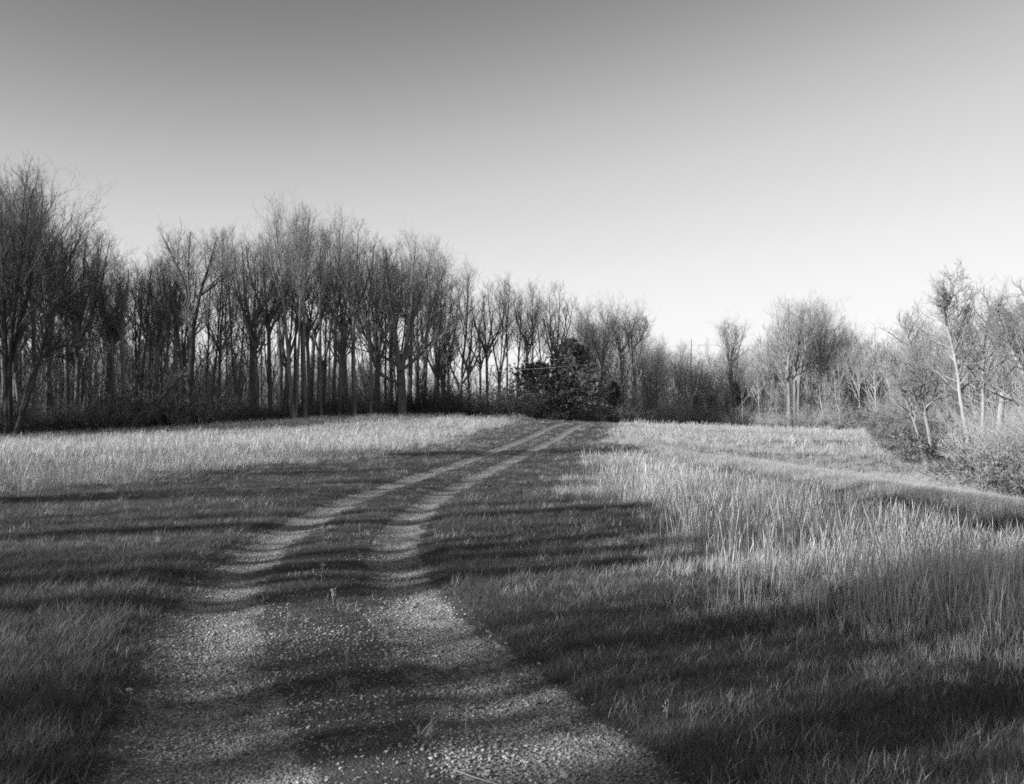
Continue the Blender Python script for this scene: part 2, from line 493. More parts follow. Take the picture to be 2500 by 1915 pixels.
RB_Y = [0, 6, 7.6, 9, 12.6, 22, 34, 65, 110]; RB_X = [4.4, 3.0, 2.3, 1.6, 1.1, 1.35, 2.7, 6.3, 12.]
LB_Y = [0, 18, 21, 25, 35, 41, 65, 90, 110]; LB_X = [-40, -30, -11, -9, -7.5, -4.6, -1.4, 2.2, 4.]
def tallness(x, y):
    """0 in the mown strip, 1 well inside the uncut grass"""
    r = sstep(-1.3, 2.4, x - np.interp(y, RB_Y, RB_X) + 2.4 * (fbm(x * .5, y * .5 + 40, 2) - .5))
    l = sstep(-1.5, 3.0, np.interp(y, LB_Y, LB_X) - x + 1.6 * (fbm(x * .4, y * .4 + 80, 2) - .5))
    return np.maximum(r, l)
def wood_edge(px): return np.interp(px, [-900, 0, 530, 900, 1000, 1100, 1250, 1380, 1500, 1700, 1900, 2100, 2500, 3200], [42, 72, 82, 90, 94.5, 100, 105, 109, 113, 122, 114, 108, 96, 74])
def in_field(x, y): return y < wood_edge(1250 + x / y * FPX) + 4

_co = np.empty(len(fld.data.vertices) * 3, np.float32); fld.data.vertices.foreach_get('co', _co); _co = _co.reshape(-1, 3)
_ta = fld.data.attributes.new('thatch', 'FLOAT', 'POINT')
_ta.data.foreach_set('value', (tallness(_co[:, 0], _co[:, 1]) * sstep(3, 30, _co[:, 1]) * (_co[:, 1] < 200)).astype(np.float32))
P_GREEN = [blades_mesh('grass_tuft', 100 + k, 40, .085, .07, .0034, .9, M['green_grass']) for k in range(6)]
P_LONG = [blades_mesh('grass_long', 140 + k, 24, .08, .145, .0055, .8, M['green_grass'], 5, .8) for k in range(4)]
P_DRY = [blades_mesh('dry_tuft', 120 + k, 22, .09, .15, .0042, .6, M['dry_grass']) for k in range(6)]
P_STALK = [blades_mesh('stalks', 160 + k, 6 + k, .15, .6, .0044, .22, M['straw'], 6, .6, True) for k in range(6)]

rg = np.random.default_rng(21)
acc = {'g': [], 'l': [], 'd': [], 's': []}
bands = [(2.2, 7, 620, 1.0), (7, 14, 300, 1.12), (14, 28, 80, 1.6), (28, 55, 30, 2.2), (55, 128, 10.0, 3.2)]
for y0, y1, dens, ks in bands:
    x, y = wedge(rg, y0, y1, dens)
    k = in_field(x, y); x, y = x[k], y[k]
    u = path_u(x, y); rm = rut_mask(u, y); au = np.abs(u)
    tl = tallness(x, y)
    patch = fbm(x * .9, y * .9, 3)
    on = au < 1.35
    centre = (au < .42)
    keep = np.where(on, np.where(centre, (.35 + .65 * sstep(6, 13, y)) * sstep(.30 - .25 * sstep(8, 16, y), .55, patch), .03 + .8 * (1 - rm) * sstep(.3, .55, patch)), 1.0)
    keep = keep * (1 - .75 * np.exp(-((u - 2.15) / .14) ** 2) * sstep(28, 36, y) * (1 - sstep(72, 85, y)))
    keep = np.where((y > 12) & (np.abs(au - .8) < .24 + .05 * ks), .05 * sstep(.45, .65, patch), keep)
    sel = rg.random(len(x)) < keep
    x, y, tl, u, on, patch = x[sel], y[sel], tl[sel], u[sel], on[sel], patch[sel]
    z = height(x, y) + np.where(on, .006, 0)
    far = sstep(20, 60, y)
    dry = rg.random(len(x)) < np.clip(tl * (.28 + .22 * sstep(10, 18, y) + .5 * far) + .035 + .12 * far + .5 * tl * (x > bank_edge(y) + 1), 0, .98)
    strk = fbm(x * .07 + 11, y * .33, 3)
    dry = dry & ~((tl > .2) & (y > 14) & (rg.random(len(x)) < .75 * sstep(.58, .42, strk)))
    long_ = (~dry) & (rg.random(len(x)) < np.where((u < -1.5) & (y < 12), .5, .04)) & (~on)
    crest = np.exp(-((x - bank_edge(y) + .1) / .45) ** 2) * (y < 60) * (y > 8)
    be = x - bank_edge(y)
    shade_band = (y < 52) & (((be > -2.6) & (be < -.7)) | ((be > .7) & (be < 3.2)))  # greener strips beside the crest, standing in for the shadow along the ridge
    dry = dry & ~(shade_band & (rg.random(len(x)) < .6))
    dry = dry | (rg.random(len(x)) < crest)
    hs = np.where(on, .42 + .35 * sstep(8, 20, y), 1.0) * np.where(dry & (tl < .3), .62, 1.0) * (.7 + .6 * patch) * (1 + .25 * tl)
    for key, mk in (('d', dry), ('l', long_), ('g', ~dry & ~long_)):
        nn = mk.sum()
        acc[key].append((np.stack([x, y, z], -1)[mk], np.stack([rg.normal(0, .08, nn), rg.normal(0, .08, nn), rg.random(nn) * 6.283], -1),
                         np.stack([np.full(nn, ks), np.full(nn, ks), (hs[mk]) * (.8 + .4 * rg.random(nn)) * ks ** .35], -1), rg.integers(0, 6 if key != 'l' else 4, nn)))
# tall standing stalks
for y0, y1, dens, ks in [(4.5, 9, 46, 1.0), (9, 16, 44, 1.0), (16, 30, 26, 1.1), (30, 60, 16, 1.4), (60, 128, 6, 2.0)]:
    x, y = wedge(rg, y0, y1, dens)
    k = in_field(x, y); x, y = x[k], y[k]
    tl = tallness(x, y)
    cl = fbm(x * .8 + 50, y * .8, 2)
    edge = bank_edge(y)
    bank = (x > edge - 1.1 - .8 * cl) & (y < 58)
    sel = rg.random(len(x)) < sstep(.25, .8, tl) * sstep(.22, .72, cl) * np.where(bank, .03, 1.0) * np.where(x > edge, .6, 1.0)
    x, y, tl = x[sel], y[sel], tl[sel]; nn = len(x)
    acc['s'].append((np.stack([x, y, height(x, y)], -1), np.stack([rg.normal(0, .06, nn), rg.normal(0, .06, nn), rg.random(nn) * 6.283], -1),
                     np.stack([np.full(nn, ks), np.full(nn, ks), (.45 + .6 * rg.random(nn)) * np.where(x < 0, .85, 1.0) * (1 - .6 * sstep(-4.0, -.5, x - bank_edge(y)) * (y < 58))], -1), rg.integers(0, 6, nn)))
def flush(key, name, protos, label):
    a = [np.concatenate([t[k] for t in acc[key]]) for k in range(4)]
    print(name, len(a[0]))
    return scatter(name, protos, *a, label)
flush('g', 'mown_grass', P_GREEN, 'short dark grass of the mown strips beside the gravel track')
flush('l', 'lush_grass', P_LONG, 'longer bent grass blades on the verge of the track')
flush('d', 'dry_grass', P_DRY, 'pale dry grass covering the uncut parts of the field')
flush('s', 'standing_stalks', P_STALK, 'tall pale dry stalks standing in the uncut field')

# ------------------------------------------------------------------ gravel
def stone_mesh(seed):
    import bmesh
    rg = np.random.default_rng(seed)
    bm = bmesh.new(); bmesh.ops.create_icosphere(bm, subdivisions=1, radius=.5)
    off = rg.normal(0, 1, (9, 3))
    for v in bm.verts:
        p = np.array(v.co); s = 1.0
        for o_ in off: 
            d = p @ o_ / np.linalg.norm(o_)
            if d > .27: p = p - (d - .27) * .95 * o_ / np.linalg.norm(o_)
        v.co = p * (1 + rg.normal(0, .03)) * np.array([1.15, .85, .5])
    me = bpy.data.meshes.new('stone'); bm.to_mesh(me); bm.free()
    me.materials.append(M['stone'])
    return me
STN = [stone_mesh(300 + k) for k in range(8)]
rg = np.random.default_rng(31)
gp = []
for y0, y1, dens, s0, s1 in [(2.4, 8, 3000, .007, .034), (8, 14, 1300, .010, .036), (14, 24, 380, .018, .036), (24, 40, 110, .03, .05)]:
    n = int(dens * (y1 - y0) * 3.0)
    y = y0 + (y1 - y0) * rg.random(n); u = (rg.random(n) * 2 - 1) * 1.5
    rm = rut_mask(u, y); nz = fbm(u * 1.8 + 9, y * 1.8, 3)
    keep = np.clip(rm * (.55 + .9 * sstep(.3, .6, nz)) + (.55 - .4 * sstep(7, 14, y)) * (.35 + .65 * sstep(.25, .6, nz)) * (np.abs(u) < 1.3), 0, 1)
    s = rg.random(n) < keep
    y, u = y[s], u[s]
    x = path_x(y) + u
    sz = s0 + (s1 - s0) * rg.random(len(x)) ** 2.8
    gp.append((np.stack([x, y, height(x, y) + .006 + sz * .12], -1), rg.normal(0, .25, (len(x), 3)) + np.stack([0 * x, 0 * x, rg.random(len(x)) * 6.28], -1),
               np.stack([sz, sz, sz], -1), rg.integers(0, 8, len(x))))
gp = [np.concatenate([t[k] for t in gp]) for k in range(4)]
print('gravel', len(gp[0]))
scatter('gravel', STN, *gp, 'loose grey gravel lying in the wheel ruts', parent=track)
# the larger stones one can pick out
k = 0
while k < 230:
    y = 3.8 + 9 * rg.random() ** 1.6; u = rg.choice([-1, 1]) * (.78 + rg.normal(0, .33))
    if rg.random() < .65: u = abs(u)
    if abs(u) > 1.35: continue
    x = float(path_x(y)) + u; s = .03 + .035 * rg.random() ** 2
    o = obj('stone', STN[k % 8], track, (x, y, float(height(x, y)) + .006 + s * .14))
    o.rotation_euler = (rg.normal(0, .2), rg.normal(0, .2), rg.random() * 6.28); o.scale = (s, s, s * (.8 + .4 * rg.random()))
    k += 1

# ------------------------------------------------------------------ bare tree kinds
def straight(h, lean=(0, 0), r=.16, tb=.45, wob=.25, seed=0):
    rg = np.random.default_rng(seed)
    n = 6
    pts = [(0, 0, -.1)] + [(lean[0] * (k / n) + rg.normal(0, wob) * .5 * (k / n), lean[1] * (k / n) + rg.normal(0, wob) * .5 * (k / n), h * k / n) for k in range(1, n + 1)]
    return [(pts, r, .025, tb)]
def forked(h, fork, n, spread, r=.2, seed=0, lean=0, tb=.15):
    rg = np.random.default_rng(seed)
    fp = np.array([lean * fork / h, 0, fork])
    st = [([(0, 0, -.1), (lean * .4 * fork / h, 0, fork * .5), fp], r, r * .8, .8)]
    a0 = rg.random() * 6.28
    for k in range(n):
        a = a0 + k * 6.283 / n + rg.normal(0, .3)
        s = spread * (.6 + .6 * rg.random()); hh = h * (.86 + .14 * rg.random())
        d = np.array([math.cos(a), math.sin(a), 0])
        st.append(([fp - [0, 0, .15], fp + d * s * .45 + [0, 0, (hh - fork) * .25], fp + d * s * .8 + [0, 0, (hh - fork) * .6], fp + d * s * 1.0 + [0, 0, hh - fork]], r * .62, .025, tb))
    return st
sh_round = lambda t: .35 + 1.0 * np.sin(np.pi * np.clip(t * .85 + .12, 0, 1))
sh_taper = lambda t: 1.25 - .95 * t
KIND = {}
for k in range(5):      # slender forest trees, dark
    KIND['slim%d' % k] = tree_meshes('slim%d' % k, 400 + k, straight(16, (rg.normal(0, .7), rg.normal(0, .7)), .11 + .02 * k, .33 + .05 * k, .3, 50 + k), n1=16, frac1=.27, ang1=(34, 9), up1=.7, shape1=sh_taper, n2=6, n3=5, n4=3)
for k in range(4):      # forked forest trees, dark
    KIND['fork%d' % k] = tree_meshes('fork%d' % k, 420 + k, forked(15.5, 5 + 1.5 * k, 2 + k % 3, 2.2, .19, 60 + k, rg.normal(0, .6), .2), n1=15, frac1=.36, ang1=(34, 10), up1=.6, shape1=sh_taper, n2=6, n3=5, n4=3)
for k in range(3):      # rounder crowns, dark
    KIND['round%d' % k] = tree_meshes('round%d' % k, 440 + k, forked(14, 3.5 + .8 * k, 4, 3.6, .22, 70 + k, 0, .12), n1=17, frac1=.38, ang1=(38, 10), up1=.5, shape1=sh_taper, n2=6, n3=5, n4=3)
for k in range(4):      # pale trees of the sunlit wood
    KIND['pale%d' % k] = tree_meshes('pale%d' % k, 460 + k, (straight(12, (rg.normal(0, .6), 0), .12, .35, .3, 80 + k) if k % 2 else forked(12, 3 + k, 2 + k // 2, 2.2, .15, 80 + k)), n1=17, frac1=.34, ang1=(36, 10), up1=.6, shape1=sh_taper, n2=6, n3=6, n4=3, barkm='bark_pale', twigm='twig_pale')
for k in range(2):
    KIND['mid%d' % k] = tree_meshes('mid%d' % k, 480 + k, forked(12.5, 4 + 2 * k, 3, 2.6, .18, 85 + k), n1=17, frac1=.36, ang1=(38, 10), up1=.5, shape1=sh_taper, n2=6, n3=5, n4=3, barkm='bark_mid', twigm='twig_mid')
HT = {'slim': 16.8, 'fork': 16.3, 'round': 15.0, 'pale': 12.8, 'mid': 13.3}

def shrub_meshes(name, seed, h, n, spread, twigm, leaf=None, nleaf=0, lsz=.03, n2=6, n3=6):
    rg = np.random.default_rng(seed)
    a = rg.random(n) * 6.28; rr = spread * .35 * np.sqrt(rg.random(n))
    P0 = np.stack([rr * np.cos(a), rr * np.sin(a), np.full(n, -.05)], -1)
    d = norm(np.stack([np.cos(a) * rg.random(n), np.sin(a) * rg.random(n), np.full(n, 1.0)], -1))
    L = h * (.55 + .5 * rg.random(n)); pts = [P0]
    for k in range(6):
        d = norm(d + rg.normal(0, .1, (n, 3)) + np.stack([np.cos(a), np.sin(a), np.zeros(n)], -1) * .07 * spread / h)
        pts.append(pts[-1] + d * (L / 6)[:, None])
    P = np.stack(pts, 1); Rr = np.linspace(1, .3, 7)[None] * (.012 + .012 * rg.random(n))[:, None]
    P2, R2 = spawn(rg, P, Rr, n2, .2, 1, .4, (40, 14), .25, 5, .16, .7, .006)
    P3, R3 = spawn(rg, P2, R2, n3, .15, 1, .5, (42, 14), .15, 3, .16, .8, .004)
    stems = mesh_from(name + '_stems', *tubes(P, Rr, 5), None, M[twigm], True)
    v, q = join([tubes(P2, R2, 3), tubes(P3, R3, 3)])
    tw = mesh_from(name + '_twigs', v, q, None, M[twigm], True)
    out = [stems, tw]
    if leaf == 'buds':
        tips = P2[:, -1]; ci = rg.integers(0, len(tips), 95)
        cc = np.repeat(tips[ci], nleaf // 95, 0); m_ = len(cc)
        off = rg.normal(0, .11, (m_, 3)); c = cc + off
        dirs = norm(off * 6 + np.array([0, 0, .7]) + rg.normal(0, .35, (m_, 3)))
        out.append(leaf_mesh(name + '_leaves', rg, c, lsz, M[leaf], 2.6, dirs))
    elif leaf:
        src = P3.reshape(-1, 3); c = src[rg.integers(0, len(src), nleaf)] + rg.normal(0, .02, (nleaf, 3))
        out.append(leaf_mesh(name + '_leaves', rg, c, lsz, M[leaf]))
    return out
def leaf_mesh(name, rg, c, sz, mat, aspect=2.0, dirs=None):
    n = len(c)
    a = norm(rg.normal(0, 1, (n, 3))) if dirs is None else dirs
    b_ = norm(np.cross(a, rg.normal(0, 1, (n, 3))))
    s = sz * (.6 + .8 * rg.random(n))[:, None]
    V = np.stack([c, c + a * s * .5 + b_ * s / aspect * .5, c + a * s, c + a * s * .5 - b_ * s / aspect * .5], 1).reshape(-1, 3)
    q = np.arange(n * 4).reshape(n, 4)
    return mesh_from(name, V, q, None, mat, False, np.repeat(rg.random(n), 4))
SHRUB = {}
for k in range(3): SHRUB['dark%d' % k] = shrub_meshes('brush%d' % k, 500 + k, 2.2, 26, 2.4, 'twig_dark', 'cedar', 4200, .07)
for k in range(2): SHRUB['bare%d' % k] = shrub_meshes('bare_brush%d' % k, 510 + k, 2.4, 30, 2.2, 'twig_dark', n2=8, n3=7)
for k in range(3): SHRUB['light%d' % k] = shrub_meshes('bud_brush%d' % k, 520 + k, 1.8, 22, 2.8, 'twig_dark', 'buds', 6600, .12, 5, 2)
for k in range(3): SHRUB['palebare%d' % k] = shrub_meshes('pale_brush%d' % k, 530 + k, 2.6, 30, 2.4, 'twig_pale', n2=8, n3=7)

# ------------------------------------------------------------------ placing the woods
TOPX = [-300, 0, 30, 80, 160, 200, 270, 335, 370, 460, 520, 600, 660, 760, 850, 920, 980, 1020, 1080, 1150, 1230, 1280, 1320, 1380, 1410, 1480, 1560, 1610, 1690, 1770, 1830, 1900, 1960, 2040, 2193, 2500]
TOPY = [380, 400, 372, 390, 470, 525, 545, 560, 508, 500, 490, 458, 466, 486, 522, 540, 580, 602, 606, 606, 626, 660, 695, 685, 745, 735, 715, 730, 660, 662, 705, 700, 690, 690, 700, 690]
def top_row(px): return float(np.interp(px / 1.14, TOPX, TOPY)) * 1.14
LOOK = {'slim': 'slender straight bare tree', 'fork': 'fork-trunked bare tree', 'round': 'broad-crowned bare tree', 'pale': 'pale-barked bare tree', 'mid': 'grey-barked forked bare tree'}
LAND = [(20, 'near the multi-stemmed giant'), (150, 'past the arching limb'), (306, 'near the leaning dark tree'), (460, 'near the crooked-topped tree'), (600, 'short of the open gap'), (745, 'by the open gap'), (828, 'near the knobby short tree'),
        (983, 'near the spreading tree'), (1110, 'past the spreading tree'), (1230, 'short of the pine'), (1340, 'behind the squat evergreen'), (1440, 'behind the pine'), (1560, 'just past the pine'), (1690, 'near the utility pole'), (1785, 'near the lone forked tree'),
        (1935, 'near the stout trunk cluster'), (2050, 'near the pale stem pair'), (2180, 'behind the leaning saplings'), (2350, 'behind the tall leaning tree'), (2460, 'behind the broken snag')]
def place(kind, px, depth, toprow, label, name='bare_tree', group=None, rz=None):
    x, y, z = at(px, depth)
    ztop = EYE - (toprow - HZN) / FPX * depth
    h = max(3.0, ztop - z)
    s = h / HT[kind.rstrip('0123456789')]
    lk = LOOK[kind.rstrip('0123456789')]
    mk = LAND[int(np.argmin([abs(px - q) for q, _ in LAND]))][1]
    label = lk + ' ' + label + ' ' + mk
    group = label
    return add_tree(name, KIND[kind], (x, y, z), rng.random() * 6.28 if rz is None else rz, s, label, 'tree', group)
rg = np.random.default_rng(77)
G_DK = 'bare trees of the shaded wood'
G_LT = 'bare trees of the sunlit wood'
# front row of the shaded wood, then the rows behind it
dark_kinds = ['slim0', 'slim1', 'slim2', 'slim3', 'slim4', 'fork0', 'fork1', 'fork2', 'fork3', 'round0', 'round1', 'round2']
for px in np.arange(-120, 1370, 20):
    p = px + rg.normal(0, 8); d = wood_edge(p) + 1.5 + 5 * rg.random()
    k = dark_kinds[rg.integers(0, 9)] 
    place(k, p, d, top_row(p) - 12 + 75 * rg.random() ** 2, 'fronting the shaded wood')
for i in range(56):
    p = -200 + 1540 * rg.random() ** 1.25; d = wood_edge(p) + 7 + (38 if p < 900 else 6) * rg.random() ** 1.2
    place(dark_kinds[rg.integers(0, 12)], p, d, top_row(p) + 8 + 110 * rg.random(), 'deep inside the shaded wood')
# the sunlit wood
for px in np.arange(1400, 2560, 22):
    p = px + rg.normal(0, 10); d = wood_edge(p) + 1 + 6 * rg.random()
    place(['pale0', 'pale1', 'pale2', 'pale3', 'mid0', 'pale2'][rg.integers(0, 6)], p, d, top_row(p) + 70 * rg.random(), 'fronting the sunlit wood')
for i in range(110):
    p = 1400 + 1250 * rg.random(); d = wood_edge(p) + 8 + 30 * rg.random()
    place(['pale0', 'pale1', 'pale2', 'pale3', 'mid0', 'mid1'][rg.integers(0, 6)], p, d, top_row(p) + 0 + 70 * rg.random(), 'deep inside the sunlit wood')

for i in range(18):
    p = (1570 + 190 * rg.random()) if i < 10 else (2010 + 330 * rg.random()); d = wood_edge(p) + 1 + 12 * rg.random()
    place(['pale0', 'pale1', 'pale2', 'pale3'][rg.integers(0, 4)], p, d, top_row(p) - 12 + 30 * rg.random(), 'fronting the sunlit wood')
# understory of saplings: a mass nobody could count
def sapling_scatter(name, protos, rows, label):
    pos, rot, scl, pick = [], [], [], []
    for (p0, p1, n, dmin, dmax, s0, s1) in rows:
        p = p0 + (p1 - p0) * rg.random(n); d = wood_edge(p) + dmin + (dmax - dmin) * rg.random(n) ** 1.3
        x = (p - 1250) / FPX * d
        pos.append(np.stack([x, d, height(x, d)], -1)); rot.append(np.stack([rg.normal(0, .06, n), rg.normal(0, .06, n), rg.random(n) * 6.28], -1))
        s = s0 + (s1 - s0) * rg.random(n); scl.append(np.stack([s, s, s * (.8 + .5 * rg.random(n))], -1)); pick.append(rg.integers(0, len(protos), n))
    return scatter(name, protos, np.concatenate(pos), np.concatenate(rot), np.concatenate(scl), np.concatenate(pick), label)
def merged(ms, name):      # one mesh from several (seed for the scatter)
    vs_, qs, o = [], [], 0
    for me in ms:
        v = np.empty(len(me.vertices) * 3, np.float32); me.vertices.foreach_get('co', v)
        q = np.empty(len(me.loops), np.int32); me.loops.foreach_get('vertex_index', q)
        vs_.append(v.reshape(-1, 3)); qs.append(q.reshape(-1, 4) + o); o += len(me.vertices)
    return mesh_from(name, np.concatenate(vs_), np.concatenate(qs), None, ms[0].materials[0], True)
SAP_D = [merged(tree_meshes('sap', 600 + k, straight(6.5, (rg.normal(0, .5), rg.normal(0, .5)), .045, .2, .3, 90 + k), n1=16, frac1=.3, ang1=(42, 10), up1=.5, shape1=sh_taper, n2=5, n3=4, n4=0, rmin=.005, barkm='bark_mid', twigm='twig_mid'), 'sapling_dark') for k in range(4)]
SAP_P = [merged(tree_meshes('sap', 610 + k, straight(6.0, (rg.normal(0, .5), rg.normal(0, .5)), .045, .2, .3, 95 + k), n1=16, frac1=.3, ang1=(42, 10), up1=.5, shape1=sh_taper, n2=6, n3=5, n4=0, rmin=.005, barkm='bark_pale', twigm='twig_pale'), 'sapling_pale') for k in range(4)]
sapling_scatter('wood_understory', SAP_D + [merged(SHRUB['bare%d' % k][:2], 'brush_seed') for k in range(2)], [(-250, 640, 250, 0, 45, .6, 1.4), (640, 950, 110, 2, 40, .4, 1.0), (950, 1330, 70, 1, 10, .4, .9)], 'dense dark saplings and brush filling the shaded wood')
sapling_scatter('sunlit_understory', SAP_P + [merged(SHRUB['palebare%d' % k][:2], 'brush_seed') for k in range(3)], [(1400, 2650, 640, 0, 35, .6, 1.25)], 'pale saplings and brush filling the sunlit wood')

sapling_scatter('distant_wood', SAP_D + SAP_P[:1], [(-300, 900, 300, 48, 110, 1.0, 1.7), (1500, 2700, 200, 40, 90, .9, 1.5)], 'distant mass of bare trees showing through the gaps of the wood')
# brush along the wood's foot
for px in np.arange(-60, 1230, 42):
    p = px + rg.normal(0, 10); d = wood_edge(p) + .3 + 1.8 * rg.random()
    x, y, z = at(p, d); s = .45 + .95 * rg.random() ** 1.3
    kind = ['dark0', 'dark1', 'bare0', 'bare1', 'bare0', 'bare1'][rg.integers(0, 6)]
    lb = 'dark evergreen-leaved brush at the foot of the shaded wood' if kind[0] == 'd' else 'bare twiggy brush at the foot of the shaded wood'
    add_tree('shrub', SHRUB[kind], (x, y, z), rg.random() * 6.28, s, lb, 'shrub', 'brush at the foot of the shaded wood' if kind[0] == 'd' else 'bare brush at the foot of the shaded wood', ('stems', 'twigs', 'leaves'))
for px in np.arange(1600, 2300, 40):
    p = px + rg.normal(0, 10); d = wood_edge(p) - .5 + 2 * rg.random()
    x, y, z = at(p, d); s = .5 + .35 * rg.random()
    kind = ['palebare0', 'palebare1', 'light0', 'light1', 'light2'][rg.integers(0, 5)]
    lb = 'pale bare brush at the foot of the sunlit wood' if kind[0] == 'p' else 'budding brush at the foot of the sunlit wood'
    add_tree('shrub', SHRUB[kind], (x, y, z), rg.random() * 6.28, s, lb, 'shrub', 'pale brush at the foot of the sunlit wood' if kind[0] == 'p' else 'budding brush at the foot of the sunlit wood', ('stems', 'twigs', 'leaves'))

# ------------------------------------------------------------------ trees that stand out one by one
def own_tree(name, seed, depth, base_px, stems, label, group=None, **kw):
    """stems: lists of photo points (column, row) followed down to the foot; r in metres; spread in depth is random"""
    rg_ = np.random.default_rng(seed)
    x0, y0, z0 = at(base_px, depth)
    st = []
    for pts, ra, rb, tb in stems:
        dy = rg_.normal(0, 1.0)
        q = []
        for k, (px, py) in enumerate(pts):
            X, Y, Z = at(px, depth, py)
            q.append((X - x0, dy * (k / max(1, len(pts) - 1)) * .9, Z - z0))
        if abs(q[0][0]) < 1.2 and q[0][2] < 1.0: q[0] = (q[0][0], 0, -.1)
        st.append((q, ra, rb, tb))
    ms = tree_meshes(name, seed, st, **kw)
    return add_tree(name, ms, (x0, y0, z0), 0, 1.0, label, 'tree', group)
DW = dict(n1=20, frac1=.3, ang1=(36, 10), up1=.55, shape1=sh_taper, n2=6, n3=5, n4=3)
own_tree('spreading_tree', 701, 91.0, 983, [
    ([(983, 1040), (980, 960), (977, 898)], .42, .36, .97),
    ([(977, 905), (966, 850), (961, 790), (948, 700), (940, 610)], .27, .03, .25),
    ([(978, 905), (990, 860), (996, 800), (1004, 720), (1015, 600)], .24, .03, .2),
    ([(980, 935), (945, 928), (922, 905), (911, 870), (905, 800), (890, 700)], .17, .03, .25),
    ([(976, 895), (940, 873), (912, 862), (880, 800), (860, 720)], .14, .025, .25),
    ([(980, 905), (1015, 875), (1040, 845), (1075, 815), (1122, 778)], .16, .025, .2),
    ([(1036, 848), (1045, 780), (1065, 710), (1090, 640)], .13, .025, .15),
    ([(995, 810), (1020, 740), (1040, 670), (1055, 610)], .12, .025, .15)],
    'big spreading bare tree with pale trunk and low curving limbs at wood edge', barkm='bark_mid', twigm='twig_mid', **dict(DW, n1=46, frac1=.42))
own_tree('multi_stemmed_tree', 702, 69.0, 22, [
    ([(22, 1085), (18, 900), (14, 760), (12, 640), (14, 500)], .21, .03, .3),
    ([(24, 1085), (26, 860), (38, 740), (60, 600), (88, 465)], .2, .03, .35),
    ([(26, 880), (48, 770), (70, 660), (30, 560), (34, 430)], .14, .03, .3)],
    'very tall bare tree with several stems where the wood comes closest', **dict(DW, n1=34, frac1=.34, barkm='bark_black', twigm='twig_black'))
own_tree('arching_limb_tree', 703, 68.5, 34, [
    ([(34, 1085), (60, 990), (92, 880), (118, 770), (140, 680), (195, 555)], .19, .03, .4),
    ([(52, 1010), (78, 905), (110, 860), (150, 843), (210, 846)], .17, .04, .4),
    ([(84, 900), (130, 868), (175, 880), (212, 898)], .08, .025, .4)],
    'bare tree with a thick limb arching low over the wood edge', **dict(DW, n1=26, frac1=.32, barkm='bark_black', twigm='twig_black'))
own_tree('twisted_tree', 704, 78.0, 460, [
    ([(460, 1050), (466, 920), (470, 800)], .26, .22, .9),
    ([(470, 806), (455, 700), (430, 640), (398, 575)], .15, .025, .2),
    ([(470, 806), (485, 720), (502, 660), (524, 575)], .16, .025, .25),
    ([(484, 725), (520, 685), (550, 655)], .08, .02, .2), ([(456, 700), (460, 620), (465, 570)], .08, .02, .2)],
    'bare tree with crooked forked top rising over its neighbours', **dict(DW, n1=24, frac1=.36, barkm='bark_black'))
own_tree('leaning_tree', 705, 75.0, 306, [([(306, 1040), (340, 1010), (372, 993), (404, 955), (440, 905)], .16, .05, .5)],
    'dark bare tree leaning low across the foot of the wood', **dict(DW, n1=10, frac1=.2, barkm='bark_black'))
for k, (base, pts, r) in enumerate([
        (717, [(717, 1040), (703, 820), (694, 710), (682, 600), (678, 522)], .2),
        (746, [(746, 1040), (742, 800), (744, 655), (752, 528)], .19),
        (722, [(722, 1040), (735, 800), (740, 690), (748, 600)], .15),
        (785, [(785, 1040), (787, 800), (785, 660), (792, 580)], .12),
        (866, [(866, 1040), (860, 770), (866, 680), (872, 552)], .17),
        (905, [(905, 1030), (907, 880), (895, 800), (912, 600)], .15)]):
    own_tree('slender_tree', 710 + k, float(wood_edge(base)) - .3, base, [(pts, r, .025, .52)], 'tall slender dark tree in open gap of the shaded wood', 'tall slender trees in the gap of the shaded wood', **dict(DW, n1=15, frac1=.24, ang1=(32, 8), up1=.7))
own_tree('pollard_tree', 717, 89.0, 828, [([(828, 1040), (829, 950), (829, 885)], .17, .2, .98)] + [([(829, 890), (829 + a, 850), (829 + b, 800)], .07, .02, .2) for a, b in ((-24, -40), (-10, -18), (6, 8), (18, 26), (30, 52))],
    'short bare tree with knobby head of radiating branches', **dict(DW, n1=24, frac1=.3))
for k, (base, pts, fk) in enumerate([
        (1465, [(1465, 1045), (1470, 900), (1478, 815), (1486, 770)], None),
        (1520, [(1520, 1040), (1518, 860), (1516, 780)], None),
        (1548, [(1548, 1040), (1546, 850), (1541, 780)], None)]):
    own_tree('bare_tree', 720 + k, 112.0, base, [(pts, .17, .03, .45), ([pts[1], (base + 18, 830), (base + 34, 780)], .1, .025, .2), ([pts[1], (base - 14, 830), (base - 26, 790)], .09, .025, .2)],
        'dark bare tree standing just beyond the pine', 'bare trees just beyond the pine', **dict(DW, n1=24, frac1=.42))
own_tree('forked_tree', 725, 119.0, 1785, [([(1785, 1040), (1783, 950), (1781, 888)], .2, .16, .9), ([(1781, 890), (1770, 850), (1758, 800)], .1, .02, .15), ([(1781, 890), (1790, 850), (1796, 805)], .1, .02, .15), ([(1782, 892), (1780, 840), (1775, 795)], .09, .02, .2)],
    'lone forked bare tree with airy crown amid low brush', barkm='bark_mid', twigm='twig_mid', **dict(DW, n1=20, frac1=.5))
own_tree('cluster_tree', 726, 112.0, 1935, [([(1930, 1045), (1924, 930), (1920, 860), (1922, 770)], .26, .03, .4), ([(1940, 1045), (1938, 920), (1946, 840), (1950, 760)], .22, .03, .4), ([(1948, 1045), (1946, 930), (1960, 860), (1985, 770)], .2, .03, .4), ([(1924, 925), (1905, 880), (1880, 850)], .09, .02, .3)],
    'stout cluster of bare trunks with tall crown in sunlit wood', barkm='bark_mid', twigm='twig_mid', **dict(DW, n1=34, frac1=.36))
